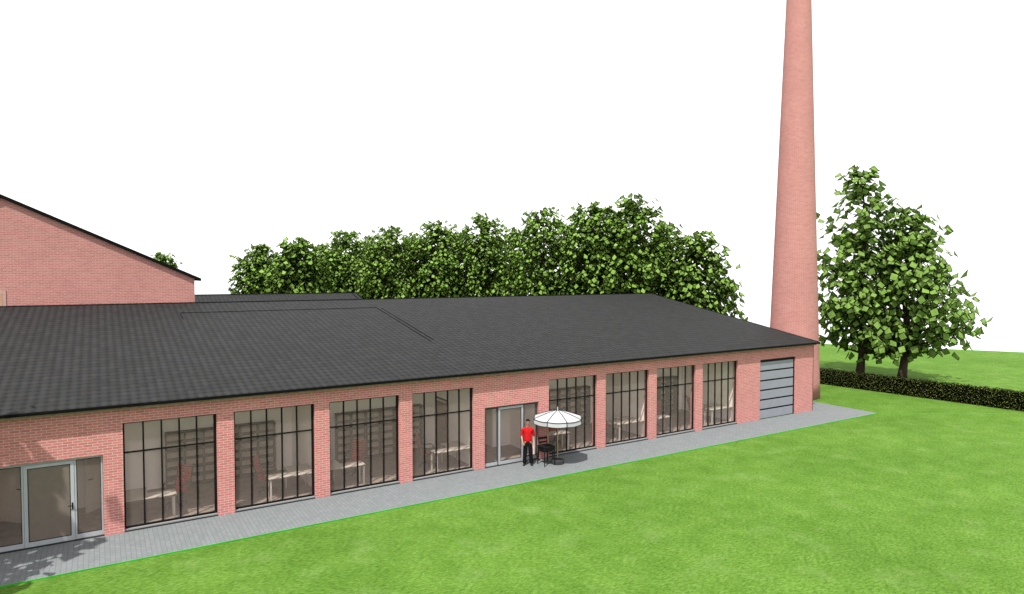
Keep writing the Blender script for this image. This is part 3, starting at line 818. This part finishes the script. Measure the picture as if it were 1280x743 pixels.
# ------------------------------------------------------------------ person
def skin_mesh(name, pts, edges, root, mat, parent, sub=2):
    me = bpy.data.meshes.new(name + '_cage')
    me.from_pydata([p[0] for p in pts], edges, [])
    o = bpy.data.objects.new(name + '_cage', me); C.objects.link(o)
    md = o.modifiers.new('skin', 'SKIN'); md.use_smooth_shade = True; md.branch_smoothing = .6
    if not me.skin_vertices:
        me.attributes  # layer is made by the modifier below
        bm = bmesh.new(); bm.from_mesh(me); bm.verts.layers.skin.verify(); bm.to_mesh(me); bm.free()
    for i, p in enumerate(pts):
        r = p[1]; sv = me.skin_vertices[0].data[i]
        sv.radius = (r, r) if not hasattr(r, '__len__') else r
        sv.use_root = (i == root)
    sb = o.modifiers.new('subdivision', 'SUBSURF'); sb.levels = sub; sb.render_levels = sub
    bpy.context.view_layer.update()
    ev = o.evaluated_get(bpy.context.evaluated_depsgraph_get())
    m2 = bpy.data.meshes.new_from_object(ev); m2.name = name
    bpy.data.objects.remove(o); bpy.data.meshes.remove(me)
    for p in m2.polygons: p.use_smooth = True
    m2.materials.clear(); m2.materials.append(mat)
    n = bpy.data.objects.new(name, m2); C.objects.link(n)
    if parent: n.parent = parent
    return n
px_, py_ = 14.15, 21.58
man = thing('person', 'man in red shirt and black trousers standing before the middle glass entrance, hands at hips', 'person', (px_, py_, UZ), math.atan2(-px_, py_)*-1*-1)
man.rotation_euler = (0, 0, math.atan2(py_, px_) - math.pi/2)   # front (-Y) turned to the viewer
pts, ed = [], []
def P(p, r, frm=None):
    pts.append((p, r)); i = len(pts)-1
    if frm is not None: ed.append((frm, i))
    return i
pel = P((0, 0, .96), (.145, .10)); wa = P((0, 0, 1.10), (.135, .095), pel); che = P((0, .0, 1.28), (.155, .105), wa); uch = P((0, .01, 1.42), (.13, .085), che)
nb_ = P((0, .01, 1.505), .058, uch); nk = P((0, -.005, 1.56), .052, nb_); jaw = P((0, -.03, 1.615), (.058, .066), nk); fac = P((0, -.025, 1.69), (.072, .088), jaw); crn = P((0, -.012, 1.765), (.055, .066), fac)
def hand(w, pal, base, curl):
    # palm then five finger chains
    k = P(pal, (.034, .018), w)
    f = (Vector(pal)-Vector(pts[w][0])).normalized(); side = base
    for j, (off, ln) in enumerate(((-.03, .062), (-.010, .074), (.010, .07), (.03, .055))):
        a = Vector(pal) + f*.035 + side*off; i1 = P(tuple(a), .0095, k)
        b = a + f*ln*.55 + curl*ln*.2; i2 = P(tuple(b), .0085, i1); P(tuple(b + f*ln*.3 + curl*ln*.4), .007, i2)
    a = Vector(pal) - side*.042 + f*.0; i1 = P(tuple(a), .011, k); P(tuple(a + f*.045 - side*.008 + curl*.012), .008, i1)
# arm on the left of the photo: elbow out, hand at the front of the hip
s1 = P((-.175, .01, 1.43), .058, uch); e1 = P((-.255, .03, 1.17), .043, s1); w1 = P((-.215, -.10, .965), .029, e1)
hand(w1, (-.185, -.14, .905), Vector((.55, .75, -.2)).normalized(), Vector((.3, .35, -.3)))
s2 = P((.175, .01, 1.43), .058, uch); e2 = P((.23, .05, 1.16), .043, s2); w2 = P((.218, -.02, .945), .029, e2)
hand(w2, (.205, -.06, .875), Vector((-.2, -.9, .3)).normalized(), Vector((-.4, .2, -.2)))
for s in (-1, 1):
    h = P((s*.085, 0, .88), .088, pel); kn = P((s*.105, -.012, .50), .058, h); an = P((s*.125, .03, .10), .04, kn); he = P((s*.13, .02, .05), .036, an); P((s*.165, -.13, .035), (.038, .024), he)
body = skin_mesh('body', pts, ed, 0, SKIN, man)
# nose and ears joined into the body
bm = bmesh.new(); bm.from_mesh(body.data)
for loc, sc in (((0, -.122, 1.675), (.013, .018, .022)), ((-.076, -.02, 1.685), (.01, .018, .03)), ((.076, -.02, 1.685), (.01, .018, .03))):
    bmesh.ops.create_icosphere(bm, subdivisions=2, radius=1, matrix=Matrix.Translation(loc) @ Matrix.Diagonal((*sc, 1)))
for f in bm.faces: f.smooth = True
bm.to_mesh(body.data); bm.free()
def blob(name, mat, items, parent):
    bm = bmesh.new()
    for loc, sc in items: bmesh.ops.create_icosphere(bm, subdivisions=2, radius=1, matrix=Matrix.Translation(loc) @ Matrix.Diagonal((*sc, 1)))
    for f in bm.faces: f.smooth = True
    me = bpy.data.meshes.new(name); bm.to_mesh(me); bm.free(); me.materials.append(mat)
    o = bpy.data.objects.new(name, me); C.objects.link(o); o.parent = parent; return o
for s in (-1, 1):
    e = blob('eye', EYE, [((s*.03, -.108, 1.70), (.014, .01, .008))], man); blob('iris', HAIR, [((s*.03, -.116, 1.70), (.007, .005, .007))], e)
for s in (-1, 1): blob('eyebrow', HAIR, [((s*.03, -.112, 1.722), (.026, .012, .010))], man)
blob('mouth', LIP, [((0, -.1, 1.632), (.024, .01, .007))], man)
blob('hair', HAIR, [((0, .008, 1.768), (.086, .100, .056)), ((0, .045, 1.715), (.076, .062, .07)), ((0, -.07, 1.785), (.06, .04, .026))], man)
# shirt
pts, ed = [], []
a = P((0, .0, .87), (.182, .135)); b = P((0, 0, 1.10), (.165, .12), a); c = P((0, 0, 1.28), (.185, .13), b); dd = P((0, .01, 1.42), (.145, .1), c); P((0, .008, 1.535), (.07, .068), dd)
for s, el, cf in ((-1, (-.255, .03, 1.17), (-.24, .0, 1.13)), (1, (.23, .05, 1.16), (.226, .03, 1.115))):
    q1 = P((s*.178, .01, 1.43), .074, dd); q2 = P(tuple(Vector((s*.178, .01, 1.43)).lerp(Vector(el), .55)), .064, q1); q3 = P(el, .058, q2); P(cf, .056, q3)
shirt = skin_mesh('shirt', pts, ed, 0, SHIRT, man)
mb = MB()
for z in (1.44, 1.36, 1.28, 1.20, 1.12): mb.box(-.007, .007, -.140, -.100, z, z+.012)
mb.box(-.045, .045, -.085, -.05, 1.495, 1.52)
mb.build('shirt_collar', SHIRT, man, bevel=.004)
# trousers
pts, ed = [], []
a0_ = P((0, 0, 1.05), (.15, .108)); a = P((0, 0, .965), (.165, .12), a0_)
for s in (-1, 1):
    h = P((s*.088, 0, .83), (.115, .11), a); t_ = P((s*.1, -.005, .66), .103, h); kn = P((s*.112, -.012, .48), .088, t_); sh = P((s*.125, .015, .25), .08, kn); P((s*.135, .02, .04), .082, sh)
skin_mesh('trousers', pts, ed, 0, TROUSER, man)
for s in (-1, 1):
    pts, ed = [], []
    a = P((s*.128, .055, .045), (.042, .042)); b = P((s*.14, -.03, .047), (.046, .042), a); P((s*.175, -.165, .035), (.046, .03), b)
    skin_mesh('shoe', pts, ed, 0, SHOE, man)
